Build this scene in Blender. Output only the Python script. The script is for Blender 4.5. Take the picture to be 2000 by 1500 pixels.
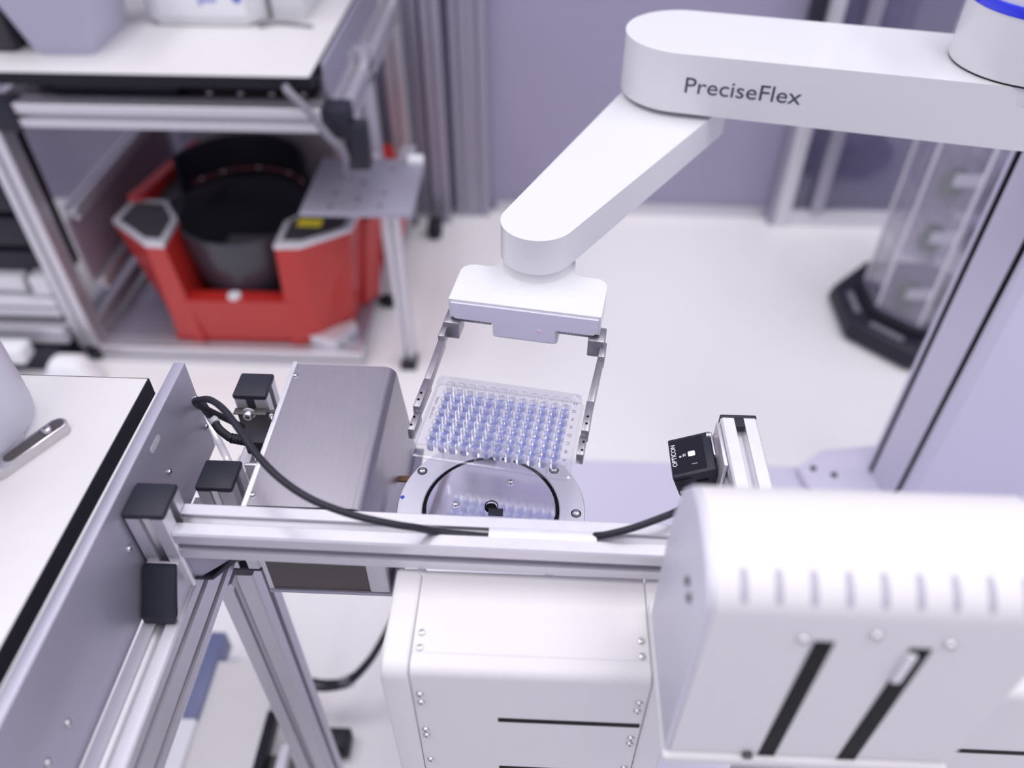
import bpy, bmesh, math, random
from mathutils import Vector, Matrix
random.seed(4)
for o in list(bpy.data.objects): bpy.data.objects.remove(o)
S = bpy.context.scene
COL = S.collection
H = 1.27                                  # camera height above the floor
FPX = 1572.0                              # focal length in pixels of the 2000 px frame
TH, PS = math.radians(43.2), math.radians(-2.5)
R_ = Vector((math.cos(PS), -math.sin(PS), 0))
F_ = Vector((math.sin(PS)*math.cos(TH), math.cos(PS)*math.cos(TH), -math.sin(TH)))
U_ = R_.cross(F_)
# ------------------------------------------------------------------ camera
cam = bpy.data.cameras.new('camera'); co = bpy.data.objects.new('camera', cam); COL.objects.link(co)
co.matrix_world = Matrix(((R_.x, U_.x, -F_.x, 0), (R_.y, U_.y, -F_.y, 0), (R_.z, U_.z, -F_.z, H), (0, 0, 0, 1)))
cam.sensor_fit = 'HORIZONTAL'; cam.sensor_width = 36.0; cam.lens = 36.0*FPX/2000.0
cam.clip_start = 0.02; cam.clip_end = 60
cam.dof.use_dof = True; cam.dof.focus_distance = 0.685; cam.dof.aperture_fstop = 2.4
S.camera = co
# ------------------------------------------------------------------ world, lights, exposure
W = bpy.data.worlds.new('world'); S.world = W; W.use_nodes = True
bg = W.node_tree.nodes['Background']; bg.inputs[0].default_value = (0.74, 0.72, 0.905, 1); bg.inputs[1].default_value = 0.66
def area(name, loc, sx, sy, e, col=(1.0, 0.985, 1.0)):
    l = bpy.data.lights.new(name, 'AREA'); l.shape = 'RECTANGLE'; l.size = sx; l.size_y = sy; l.energy = e; l.color = col
    o = bpy.data.objects.new(name, l); COL.objects.link(o); o.location = loc; return o
for lx_ in (-2.1, -0.7, 0.7, 2.1):
    for ly_ in (-0.35, 1.2): area('ceiling_lamp', (lx_, ly_, 3.14), 0.6, 1.2, 11.8)
S.view_settings.view_transform = 'Standard'; S.view_settings.look = 'None'
S.view_settings.gamma = 1.0; S.view_settings.use_curve_mapping = False
S.view_settings.exposure = 0.25
S.cycles.transparent_max_bounces = 40
# ------------------------------------------------------------------ pixel helpers (2000x1500 frame)
def ray(x, y): return F_ + R_*((x-1000)/FPX) + U_*((750-y)/FPX)
def ph(x, y, h):                          # on the horizontal plane h below the camera
    d = ray(x, y); p = d*(-h/d.z); return Vector((p.x, p.y, H-h))
def pY(x, y, Y):
    d = ray(x, y); p = d*(Y/d.y); return Vector((p.x, p.y, p.z+H))
def pX(x, y, X):
    d = ray(x, y); p = d*(X/d.x); return Vector((p.x, p.y, p.z+H))
# ------------------------------------------------------------------ materials
MATS = {}
def mat(name, col, rough=0.5, metal=0.0, coat=0.0, var=0.04, nscale=40.0, bump=0.0, stretch=None, spec=0.5, aniso=0.0):
    m = bpy.data.materials.new(name); m.use_nodes = True; nt = m.node_tree; N = nt.nodes; L = nt.links
    if var < 0.02: pass
    b = N['Principled BSDF']; b.inputs['Metallic'].default_value = metal
    b.inputs['Coat Weight'].default_value = coat; b.inputs['Coat Roughness'].default_value = 0.08
    b.inputs['Specular IOR Level'].default_value = spec
    if aniso: b.inputs['Anisotropic'].default_value = aniso
    tc = N.new('ShaderNodeTexCoord'); mp = N.new('ShaderNodeMapping'); nz = N.new('ShaderNodeTexNoise')
    nz.inputs['Scale'].default_value = nscale; nz.inputs['Detail'].default_value = 4
    if stretch: mp.inputs['Scale'].default_value = stretch
    L.new(tc.outputs['Object'], mp.inputs['Vector']); L.new(mp.outputs['Vector'], nz.inputs['Vector'])
    mx = N.new('ShaderNodeMix'); mx.data_type = 'RGBA'
    lo = [max(0, c*(1-var)) for c in col]; hi = [min(1, c*(1+var)) for c in col]
    mx.inputs[6].default_value = (*lo, 1); mx.inputs[7].default_value = (*hi, 1)
    L.new(nz.outputs['Fac'], mx.inputs[0]); L.new(mx.outputs[2], b.inputs['Base Color'])
    mr = N.new('ShaderNodeMapRange'); rv = 0.12 if var > 0.021 else 0.02
    mr.inputs[3].default_value = rough*(1-rv); mr.inputs[4].default_value = min(1, rough*(1+rv))
    L.new(nz.outputs['Fac'], mr.inputs[0]); L.new(mr.outputs[0], b.inputs['Roughness'])
    if bump:
        bp = N.new('ShaderNodeBump'); bp.inputs['Strength'].default_value = bump; bp.inputs['Distance'].default_value = 0.001
        L.new(nz.outputs['Fac'], bp.inputs['Height']); L.new(bp.outputs[0], b.inputs['Normal'])
    MATS[name] = m; return m
def clear(name, tint=(0.97, 0.97, 0.99), gloss=0.10, diff=0.06, rough=0.04, dcol=(0.9, 0.9, 0.97)):
    m = bpy.data.materials.new(name); m.use_nodes = True; nt = m.node_tree; N = nt.nodes; L = nt.links
    N.remove(N['Principled BSDF']); out = N['Material Output']
    tr = N.new('ShaderNodeBsdfTransparent'); tr.inputs[0].default_value = (*tint, 1)
    df = N.new('ShaderNodeBsdfDiffuse'); df.inputs[0].default_value = (*dcol, 1)
    tl = N.new('ShaderNodeBsdfTranslucent'); tl.inputs[0].default_value = (*dcol, 1)
    gl = N.new('ShaderNodeBsdfGlossy'); gl.inputs['Roughness'].default_value = rough
    lw = N.new('ShaderNodeLayerWeight'); lw.inputs['Blend'].default_value = 0.35
    mr = N.new('ShaderNodeMapRange'); mr.inputs[3].default_value = gloss*0.6; mr.inputs[4].default_value = min(0.9, gloss*6)
    L.new(lw.outputs['Facing'], mr.inputs[0])
    a = N.new('ShaderNodeMixShader'); a.inputs[0].default_value = 0.5; L.new(df.outputs[0], a.inputs[1]); L.new(tl.outputs[0], a.inputs[2])
    c = N.new('ShaderNodeMixShader'); c.inputs[0].default_value = diff; L.new(tr.outputs[0], c.inputs[1]); L.new(a.outputs[0], c.inputs[2])
    d = N.new('ShaderNodeMixShader'); L.new(mr.outputs[0], d.inputs[0]); L.new(c.outputs[0], d.inputs[1]); L.new(gl.outputs[0], d.inputs[2])
    L.new(d.outputs[0], out.inputs[0]); MATS[name] = m; return m
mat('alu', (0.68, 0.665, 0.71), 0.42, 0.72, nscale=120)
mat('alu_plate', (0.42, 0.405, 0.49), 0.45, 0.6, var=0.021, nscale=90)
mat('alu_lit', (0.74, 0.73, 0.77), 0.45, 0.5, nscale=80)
mat('brushed', (0.43, 0.41, 0.445), 0.36, 1.0, var=0.16, nscale=60, stretch=(40, 0.8, 1), bump=0.05)
mat('polished', (0.84, 0.83, 0.90), 0.09, 1.0, var=0.021, nscale=50)
mat('turned', (0.74, 0.73, 0.80), 0.32, 0.75, var=0.021, nscale=60)
mat('finger_steel', (0.40, 0.38, 0.41), 0.38, 1.0, var=0.12, nscale=160)
mat('screw_steel', (0.62, 0.60, 0.62), 0.25, 1.0, var=0.1, nscale=300)
mat('robot_white', (0.69, 0.69, 0.71), 0.30, 0.0, coat=0.15, var=0.002)
mat('robot_grey', (0.66, 0.64, 0.77), 0.34, 0.0, coat=0.15, var=0.005)
mat('powder_white', (0.71, 0.69, 0.695), 0.45, 0.0, var=0.01, nscale=300)
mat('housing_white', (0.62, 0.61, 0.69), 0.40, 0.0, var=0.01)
mat('laminate', (0.675, 0.66, 0.66), 0.38, 0.0, var=0.01, nscale=60)
mat('black_edge', (0.010, 0.010, 0.016), 0.45, 0.0, var=0.2, spec=0.25)
mat('black_plastic', (0.020, 0.020, 0.033), 0.45, 0.0, var=0.2, nscale=500, bump=0.1, spec=0.35)
mat('rubber', (0.016, 0.016, 0.025), 0.5, 0.0, var=0.2, spec=0.35)
mat('black_gap', (0.004, 0.004, 0.006), 0.6, 0.0, var=0.1, spec=0.15)
mat('dark_metal', (0.10, 0.09, 0.09), 0.45, 0.5, var=0.1)
mat('shaded_brown_sheet', (0.11, 0.095, 0.09), 0.5, 0.3, var=0.1)
mat('copper_tape', (0.22, 0.12, 0.06), 0.4, 0.3)
mat('red_paint', (0.50, 0.026, 0.022), 0.33, 0.0, coat=0.15, var=0.05)
mat('dark_grey', (0.05, 0.046, 0.055), 0.45, 0.1, var=0.1, spec=0.3)
mat('charcoal_glass', (0.010, 0.010, 0.016), 0.2, 0.0, var=0.1, spec=0.3)
mat('yellow', (0.80, 0.66, 0.03), 0.5)
mat('blue_ring', (0.02, 0.035, 0.75), 0.3, 0.0, coat=0.3)
mat('blue_ink', (0.05, 0.07, 0.55), 0.5)
mat('ink', (0.055, 0.06, 0.085), 0.5)
mat('ink_pale', (0.10, 0.10, 0.15), 0.5)
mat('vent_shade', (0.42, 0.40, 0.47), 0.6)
mat('white_ink', (0.85, 0.85, 0.88), 0.5)
mat('floor_vinyl', (0.865, 0.85, 0.85), 0.30, 0.0, var=0.012, nscale=3)
mat('wall_paint', (0.345, 0.32, 0.44), 0.45, 0.0, var=0.03, nscale=6)
mat('ceiling_white', (0.8, 0.8, 0.8), 0.8)
mat('bin_plastic', (0.46, 0.45, 0.57), 0.4, 0.0, var=0.02)
mat('lens', (0.25, 0.06, 0.02), 0.1, 0.2)
mat('tag_print', (0.55, 0.54, 0.58), 0.5, 0.0, var=0.35, nscale=900)
mat('leaf_green', (0.08, 0.16, 0.10), 0.6, 0.0, var=0.3)
mat('cable_grey', (0.22, 0.21, 0.25), 0.45, 0.0, var=0.1)
clear('clear_plate', gloss=0.08, diff=0.05, dcol=(0.92, 0.92, 1.0))
clear('clear_well', tint=(0.965, 0.965, 0.99), gloss=0.12, diff=0.08, rough=0.05)
clear('clear_deck', tint=(0.93, 0.93, 0.97), gloss=0.10, diff=0.16, rough=0.06)
clear('blue_liquid', tint=(0.79, 0.835, 1.0), gloss=0.10, diff=0.36, rough=0.03, dcol=(0.60, 0.655, 1.0))
clear('acrylic', tint=(0.93, 0.92, 0.95), gloss=0.07, diff=0.05)
clear('door_glass', tint=(0.80, 0.79, 0.86), gloss=0.06, diff=0.05)
# ------------------------------------------------------------------ mesh builder
class M:
    def __init__(s): s.bm = bmesh.new()
    def _add(s, t, mx=None, bev=0, seg=2, edges=None):
        if bev:
            es = edges(t) if edges else list(t.edges)
            bmesh.ops.bevel(t, geom=es, offset=bev, segments=seg, profile=0.5, affect='EDGES', clamp_overlap=True)
        if mx: bmesh.ops.transform(t, matrix=mx, verts=t.verts)
        bmesh.ops.recalc_face_normals(t, faces=t.faces)
        me = bpy.data.meshes.new('tmp'); t.to_mesh(me); t.free(); s.bm.from_mesh(me); bpy.data.meshes.remove(me); return s
    def box(s, x0, x1, y0, y1, z0, z1, bev=0, seg=2, mx=None):
        t = bmesh.new(); v = [t.verts.new((x, y, z)) for z in (z0, z1) for y in (y0, y1) for x in (x0, x1)]
        for f in ((0, 2, 3, 1), (4, 5, 7, 6), (0, 1, 5, 4), (2, 6, 7, 3), (0, 4, 6, 2), (1, 3, 7, 5)): t.faces.new([v[i] for i in f])
        return s._add(t, mx, bev, seg)
    def prism(s, poly, z0, z1, bev=0, seg=2, mx=None, poly2=None, which='both', allbev=False):
        """poly extruded along z (poly2: other outline at the top); bevels the rim edges"""
        t = bmesh.new(); q = poly2 or poly; n = len(poly)
        a = [t.verts.new((p[0], p[1], z0)) for p in poly]; b = [t.verts.new((p[0], p[1], z1)) for p in q]
        t.faces.new(a[::-1]); t.faces.new(b)
        for i in range(n): t.faces.new((a[i], a[(i+1) % n], b[(i+1) % n], b[i]))
        def rim(t):
            if allbev: return list(t.edges)
            r = []
            for e in t.edges:
                zz = [v.co.z for v in e.verts]
                if abs(zz[0]-zz[1]) < 1e-9 and (which == 'both' or (which == 'top' and abs(zz[0]-z1) < 1e-9)): r.append(e)
            return r
        return s._add(t, mx, bev, seg, rim)
    def lathe(s, prof, c=(0, 0, 0), seg=24, mx=None, cap=True):
        t = bmesh.new(); rings = []
        for r, z in prof:
            rings.append([t.verts.new((r*math.cos(2*math.pi*i/seg), r*math.sin(2*math.pi*i/seg), z)) for i in range(seg)] if r > 1e-7 else [t.verts.new((0, 0, z))])
        for A, B in zip(rings, rings[1:]):
            for i in range(seg):
                j = (i+1) % seg
                if len(A) == 1 and len(B) == 1: continue
                if len(A) == 1: t.faces.new((A[0], B[i], B[j]))
                elif len(B) == 1: t.faces.new((A[i], A[j], B[0]))
                else: t.faces.new((A[i], A[j], B[j], B[i]))
        if cap:
            if len(rings[0]) > 1: t.faces.new(rings[0])
            if len(rings[-1]) > 1: t.faces.new(rings[-1])
        m4 = Matrix.Translation(Vector(c)) @ (mx or Matrix.Identity(4))
        return s._add(t, m4)
    def tube(s, pts, r, seg=10, smooth=6):
        P = [Vector(p) for p in pts]
        if smooth > 1 and len(P) > 2:
            E = [P[0]*2-P[1]]+P+[P[-1]*2-P[-2]]; Q = []
            for i in range(1, len(E)-2):
                for k in range(smooth):
                    u = k/smooth; p0, p1, p2, p3 = E[i-1:i+3]
                    Q.append(0.5*((2*p1)+(p2-p0)*u+(2*p0-5*p1+4*p2-p3)*u*u+(3*p1-p0-3*p2+p3)*u**3))
            Q.append(P[-1]); P = Q
        t = bmesh.new(); rings = []; up = Vector((0.13, 0.21, 0.97)).normalized()
        for i, p in enumerate(P):
            d = (P[min(i+1, len(P)-1)]-P[max(i-1, 0)]).normalized()
            a = up - d*up.dot(d)
            if a.length < 1e-3: a = Vector((1, 0, 0)) - d*d.x
            a.normalize(); b = d.cross(a); up = a
            rings.append([t.verts.new(p+(a*math.cos(2*math.pi*k/seg)+b*math.sin(2*math.pi*k/seg))*r) for k in range(seg)])
        for A, B in zip(rings, rings[1:]):
            for k in range(seg): t.faces.new((A[k], A[(k+1) % seg], B[(k+1) % seg], B[k]))
        t.faces.new(rings[0][::-1]); t.faces.new(rings[-1]); return s._add(t)
    def poly3(s, pts, th):                 # a flat polygon in space given thickness along its normal
        P = [Vector(p) for p in pts]; n = (P[1]-P[0]).cross(P[2]-P[0]).normalized()
        t = bmesh.new(); a = [t.verts.new(p) for p in P]; b = [t.verts.new(p-n*th) for p in P]; k = len(P)
        t.faces.new(a); t.faces.new(b[::-1])
        for i in range(k): t.faces.new((a[i], a[(i+1) % k], b[(i+1) % k], b[i]))
        return s._add(t)
    def faces(s, vs, fs):
        t = bmesh.new(); v = [t.verts.new(p) for p in vs]
        for f in fs: t.faces.new([v[i] for i in f])
        return s._add(t)
    def mesh(s, name):
        me = bpy.data.meshes.new(name); s.bm.to_mesh(me); s.bm.free()
        for p in me.polygons: p.use_smooth = True
        me.set_sharp_from_angle(angle=math.radians(32)); return me
ALT = {}
def link(name, me, m, parent=None):
    if m and me.materials and me.materials[0] != MATS[m]:          # a shared mesh in another finish
        k_ = (me.name, m)
        if k_ not in ALT: ALT[k_] = me.copy(); ALT[k_].materials.clear()
        me = ALT[k_]
    o = bpy.data.objects.new(name, me)
    if m and not me.materials: me.materials.append(MATS[m])
    COL.objects.link(o)
    if parent: o.parent = parent
    return o
ROOT = {}
def root_matrix(o):
    while o.parent: o = o.parent
    return o.matrix_basis
def obj(name, mb, m, parent=None, local=False, label=None):
    """world coordinates unless local; parts all keep an identity transform under their thing"""
    me = mb.mesh(name)
    if parent and not local: me.transform(root_matrix(parent).inverted())
    if not parent:
        xs = [v.co for v in me.vertices]; mn = Vector([min(c[i] for c in xs) for i in range(3)]); mxx = Vector([max(c[i] for c in xs) for i in range(3)])
        c = Vector(((mn.x+mxx.x)/2, (mn.y+mxx.y)/2, mn.z)); me.transform(Matrix.Translation(-c))
    o = link(name, me, m, parent)
    if not parent: o.location = c
    if label: o['label'] = label
    return o
def tag(o, label, cat, group=None):
    o['label'] = label; o['category'] = cat
    if group: o['group'] = group
    return o
def struct(o): o['kind'] = 'structure'; return o
def thing(name, label, cat, loc, rz=0, group=None):
    o = bpy.data.objects.new(name, None); COL.objects.link(o); o.empty_display_size = 0.02
    o.matrix_basis = Matrix.Translation(Vector(loc)) @ Matrix.Rotation(rz, 4, 'Z')
    return tag(o, label, cat, group)
def frame_z(n, x=None):                    # matrix whose z axis is n
    n = Vector(n).normalized(); a = Vector(x) if x else (Vector((0, 0, 1)) if abs(n.z) < 0.9 else Vector((0, 1, 0)))
    a = (a-n*a.dot(n)).normalized(); b = n.cross(a)
    return Matrix(((a.x, b.x, n.x, 0), (a.y, b.y, n.y, 0), (a.z, b.z, n.z, 0), (0, 0, 0, 1)))
def put(name, me, m, parent, loc, n=(0, 0, 1), x=None, sc=1.0):   # a shared mesh as a part, world placement
    o = link(name, me, m, parent)
    o.matrix_basis = root_matrix(parent).inverted() @ Matrix.Translation(Vector(loc)) @ frame_z(n, x) @ Matrix.Scale(sc, 4)
    return o
def text(name, s, size, m, parent, mx, th=0.0003, label=None, align='LEFT', xs=1.0):
    cu = bpy.data.curves.new('t', 'FONT'); cu.body = s; cu.size = size; cu.extrude = th; cu.align_x = align; cu.resolution_u = 3
    t = bpy.data.objects.new('t', cu); COL.objects.link(t)
    me = bpy.data.meshes.new_from_object(t.evaluated_get(bpy.context.evaluated_depsgraph_get()))
    bpy.data.objects.remove(t); bpy.data.curves.remove(cu); me.name = name; me.materials.clear()
    me.transform(Matrix.Diagonal((xs, 1, 1, 1))); me.transform(root_matrix(parent).inverted() @ mx)
    o = link(name, me, m, parent)
    if label: o['label'] = label
    return o
# shared small meshes (unit: head radius 1)
def screw_mesh():                          # button head with a star recess
    m = M(); m.lathe([(1, 0), (1, 0.25), (0.8, 0.6), (0.45, 0.72), (0.4, 0.72), (0.36, 0.2), (0, 0.2)], seg=14, cap=False); return m.mesh('screw')
def bolt_mesh():                           # socket head cap screw
    m = M(); m.lathe([(1, 0), (1, 1.3), (0.92, 1.45), (0.58, 1.45), (0.55, 0.7), (0, 0.7)], seg=18, cap=False); return m.mesh('bolt')
SCREW, BOLT = screw_mesh(), bolt_mesh()
# T-slot aluminium profile
def section(w, h, nx, ny, sw, lip=0.0022, d=0.009, bw=None, r=0.0015):
    """closed outline of a profile w x h with nx slots on the w sides and ny on the h sides"""
    bw = bw or sw*1.55; pts = []
    def side(p0, dr, nrm, L, n):
        pts.append(p0+dr*r)
        for k in range(n):
            c = p0+dr*(L*(k+0.5)/n)
            for a, b in ((-sw/2, 0), (-sw/2, lip), (-bw/2, lip), (-bw/2, d*0.72), (-sw*0.32, d), (sw*0.32, d), (bw/2, d*0.72), (bw/2, lip), (sw/2, lip), (sw/2, 0)):
                pts.append(c+dr*a+nrm*b)
        pts.append(p0+dr*(L-r))
    V = Vector
    side(V((-w/2, -h/2)), V((1, 0)), V((0, 1)), w, nx); side(V((w/2, -h/2)), V((0, 1)), V((-1, 0)), h, ny)
    side(V((w/2, h/2)), V((-1, 0)), V((0, -1)), w, nx); side(V((-w/2, h/2)), V((0, -1)), V((1, 0)), h, ny)
    return [(p.x, p.y) for p in pts]
S30 = section(0.03, 0.03, 1, 1, 0.0082); S3060 = section(0.03, 0.06, 1, 2, 0.0082)
S40 = section(0.04, 0.04, 1, 1, 0.0085, d=0.012); S45 = section(0.045, 0.045, 1, 1, 0.010, d=0.013, lip=0.003)
S4590 = section(0.045, 0.09, 1, 2, 0.010, d=0.013, lip=0.003)
def prof(mb, sec, axis, a, b, c1, c2):
    """extrude a section from a to b along axis with its centre at (c1, c2) of the other two axes (x,z | y,z | x,y)"""
    if axis == 'z': mx = Matrix(((1, 0, 0, c1), (0, 1, 0, c2), (0, 0, 1, 0), (0, 0, 0, 1)))
    elif axis == 'y': mx = Matrix(((1, 0, 0, c1), (0, 0, 1, 0), (0, 1, 0, c2), (0, 0, 0, 1)))
    else: mx = Matrix(((0, 0, 1, 0), (1, 0, 0, c1), (0, 1, 0, c2), (0, 0, 0, 1)))
    return mb.prism(sec, a, b, mx=mx)
def capsule(p0, r0, p1, r1, n=20):
    p0, p1 = Vector(p0), Vector(p1); d = p1-p0; L = d.length; a0 = math.atan2(d.y, d.x); k = math.acos((r0-r1)/L); out = []
    for i in range(n+1):
        t = a0+k+(2*math.pi-2*k)*i/n; out.append((p0.x+r0*math.cos(t), p0.y+r0*math.sin(t)))
    for i in range(n+1):
        t = a0-k+2*k*i/n; out.append((p1.x+r1*math.cos(t), p1.y+r1*math.sin(t)))
    return out
def rrect(x0, x1, y0, y1, r, n=4):
    out = []
    for cx, cy, a in ((x1-r, y1-r, 0), (x0+r, y1-r, 90), (x0+r, y0+r, 180), (x1-r, y0+r, 270)):
        for i in range(n+1):
            t = math.radians(a+90*i/n); out.append((cx+r*math.cos(t), cy+r*math.sin(t)))
    return out
Z = lambda h: H-h
#@@ STRUCTURE
struct(obj('floor', M().box(-3.2, 3.2, -1.6, 2.14, -0.05, 0), 'floor_vinyl'))
struct(obj('ceiling', M().box(-3.2, 3.2, -1.6, 2.14, 3.2, 3.25), 'ceiling_white'))
wall = struct(obj('wall_back', M().box(-3.2, 3.2, 2.115, 2.2, 0, 3.2), 'wall_paint'))
struct(obj('baseboard_back', M().box(-0.14, 0.655, 2.10, 2.115, 0, 0.035, bev=0.003), 'alu'))
for i, (x, y, sec_) in enumerate(((-0.350, 2.092, S45), (-0.290, 2.069, S4590), (-0.2275, 2.092, S45), (-0.181, 2.092, S45))):   # uprights of the partition
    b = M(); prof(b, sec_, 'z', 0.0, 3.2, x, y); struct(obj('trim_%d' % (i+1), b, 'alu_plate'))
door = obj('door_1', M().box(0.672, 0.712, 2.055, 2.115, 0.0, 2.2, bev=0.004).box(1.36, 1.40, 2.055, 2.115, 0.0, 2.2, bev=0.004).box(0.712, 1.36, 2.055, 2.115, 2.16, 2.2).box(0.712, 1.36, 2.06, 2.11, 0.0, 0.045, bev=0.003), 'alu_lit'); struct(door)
obj('pane', M().box(0.712, 1.36, 2.078, 2.086, 0.045, 2.16), 'door_glass', door)
obj('door_stile', M().box(0.765, 0.80, 2.05, 2.077, 0.045, 2.16, bev=0.004), 'alu_plate', door)
obj('door_handle', M().box(0.640, 0.662, 2.03, 2.114, Z(0.72), Z(0.55), bev=0.004), 'black_plastic', door)
obj('gasket', M().box(0.655, 0.672, 2.06, 2.115, 0.0, 2.2), 'alu_plate', door)
#@@ ROBOT
base = thing('machine_plinth', 'low lavender grey plinth the white robot arm and its column stand on', 'plinth', (0.4, 0.62, 0))
obj('top_plate', M().box(-0.11, 1.35, 0.345, 0.985, 0.145, 0.16, bev=0.002), 'robot_grey', base)
obj('body', M().box(-0.09, 1.33, 0.36, 0.965, 0.0, 0.145), 'robot_grey', base)
EL, SH, WR = Vector((0.150, 0.900)), Vector((0.475, 0.828)), Vector((-0.0035, 0.6235))
rb = thing('robot_arm', 'white jointed robot arm with blue light ring, lettering and plate gripper', 'robot arm', (0.62, 0.95, 0.16))
upper = obj('upper_link', M().prism(capsule(EL, 0.066, SH, 0.06601, 32), Z(0.3785), Z(0.3165), bev=0.004, seg=3), 'robot_white', rb)
ld = (SH-EL).normalized(); ln = Vector((ld.y, -ld.x))      # ln points at the camera side
st = EL + ln*0.0662 + ld*(0.0075)
tm = Matrix(((ld.x, 0, ln.x, st.x), (ld.y, 0, ln.y, st.y), (0, 1, 0, Z(0.3555)), (0, 0, 0, 1)))
text('lettering', 'PreciseFlex', 0.0232, 'ink', upper, tm, th=0.0002, label='dark grey printed lettering', xs=1.125)
fd = (WR-EL).normalized()
obj('forearm', M().prism(capsule(EL, 0.058, WR, 0.034, 32), Z(0.420), Z(0.3845), bev=0.003, seg=3), 'robot_white', rb)
obj('elbow_bearing', M().lathe([(0.05, Z(0.3845)), (0.05, Z(0.3785))], (EL.x, EL.y, 0), 32), 'robot_grey', rb)
sh = obj('shoulder_housing', M().lathe([(0.070, Z(0.3145)), (0.0705, Z(0.2575)), (0.068, Z(0.2575))], (SH.x, SH.y, 0), 48).lathe([(0.068, Z(0.2485)), (0.068, Z(0.215)), (0.06, Z(0.208)), (0, Z(0.207))], (SH.x, SH.y, 0), 48), 'robot_white', rb)
obj('gap_ring', M().lathe([(0.0695, Z(0.3165)), (0.0695, Z(0.3145))], (SH.x, SH.y, 0), 48), 'black_gap', sh)
obj('light_ring', M().lathe([(0.0713, Z(0.2575)), (0.0718, Z(0.253)), (0.0713, Z(0.2485))], (SH.x, SH.y, 0), 48), 'blue_ring', sh, label='bright blue light ring')
obj('link_seam', M().prism(capsule(SH, 0.0670, SH+Vector((0.06, -0.013)), 0.066, 16), Z(0.335), Z(0.3185), bev=0.002), 'robot_white', upper)
# column: front face turned to the shoulder, two black slots
fn = Vector((-0.98, -0.199)); tt = Vector((-fn.y, fn.x)) * 1.0
tt = Vector((0.199, -0.98))                                          # along the front face towards the camera
C0 = Vector((0.600, 0.925))
def cl(u, w): p = C0+tt*u-fn*w; return (p.x, p.y)                     # u along the front, w into the column
cw0, cw1, cd = -0.060, 0.062, 0.225
colm = obj('column', M().prism([cl(cw0, 0.012), cl(cw0+0.012, 0), cl(-0.041, 0), cl(-0.041, 0.008), cl(-0.030, 0.008), cl(-0.030, 0), cl(0.033, 0), cl(0.033, 0.008), cl(0.044, 0.008), cl(0.044, 0), cl(cw1-0.010, 0), cl(cw1, 0.012), cl(cw1, cd), cl(cw0, cd)][::-1], 0.16, Z(0.10)), 'robot_grey', rb)
for u0, u1 in ((-0.041, -0.030), (0.033, 0.044)):
    obj('slot_seal', M().prism([cl(u0, 0.002), cl(u0, 0.0078), cl(u1, 0.0078), cl(u1, 0.002)], 0.165, Z(0.11)), 'black_gap', colm, label='black sealing strip in the column slot')
obj('carriage', M().prism([cl(-0.03, -0.09), cl(-0.03, 0.006), cl(0.033, 0.006), cl(0.033, -0.09)][::-1], Z(0.375), Z(0.32), bev=0.002), 'robot_grey', rb)
bf = obj('base_flange', M().prism([cl(-0.070, -0.120), cl(-0.10, -0.06), cl(-0.09, 0.25), cl(0.11, 0.25), cl(0.10, -0.09), cl(0.06, -0.120)][::-1], 0.16, 0.178, bev=0.003), 'robot_grey', rb)
for u, w in ((-0.06, -0.095), (-0.04, -0.065), (0.03, -0.09), (0.07, -0.07)):
    p = cl(u, w); put('screw', SCREW, 'dark_metal', bf, (p[0], p[1], 0.178), sc=0.006)
# gripper, in the frame of the plate: u across, v backwards
A0 = math.radians(-8.9); GU = Vector((math.cos(A0), math.sin(A0))); GV = Vector((-GU.y, GU.x)); GC = Vector((-0.0294, 0.4549))
def g2(u, v): p = GC+GU*u+GV*v; return (p.x, p.y)
def gm(): return Matrix(((GU.x, GV.x, 0, GC.x), (GU.y, GV.y, 0, GC.y), (0, 0, 1, 0), (0, 0, 0, 1)))
hw, v0, v1 = 0.0675, 0.1005, 0.156
out = [(-hw, v0), (hw, v0)]
def arc(cx, cy, r, a0, a1, n=6): return [(cx+r*math.cos(math.radians(a0+(a1-a0)*i/n)), cy+r*math.sin(math.radians(a0+(a1-a0)*i/n))) for i in range(n+1)]
out += arc(hw-0.012, v1-0.012, 0.012, 0, 90)+arc(0.043, v1+0.008, 0.008, 270, 180)+arc(0.0, 0.171, 0.035, 10, 170, 14)+arc(-0.043, v1+0.008, 0.008, 0, -90)+arc(-hw+0.012, v1-0.012, 0.012, 90, 180)
grip = obj('gripper_body', M().prism(out, Z(0.4495), Z(0.430), bev=0.0025, seg=3, mx=gm(), which='top').prism(rrect(-0.03, 0.03, v0+0.004, v1-0.004, 0.004), Z(0.470), Z(0.4495), mx=gm()), 'robot_white', rb)
obj('front_panel', M().prism([(-0.0655, Z(0.4325)), (0.0655, Z(0.4325)), (0.0655, Z(0.446)), (0.062, Z(0.4495)), (0.0285, Z(0.4495)), (0.0285, Z(0.464)), (-0.0275, Z(0.464)), (-0.0275, Z(0.4495)), (-0.062, Z(0.4495)), (-0.0655, Z(0.446))], 0, 0.002, mx=gm() @ Matrix(((1, 0, 0, 0), (0, 0, -1, v0), (0, 1, 0, 0), (0, 0, 0, 1)))), 'robot_grey', grip)
obj('wrist_bearing', M().lathe([(0.033, Z(0.430)), (0.0315, Z(0.427)), (0.0315, Z(0.420))], (WR.x, WR.y, 0), 32), 'robot_white', rb)
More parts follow.
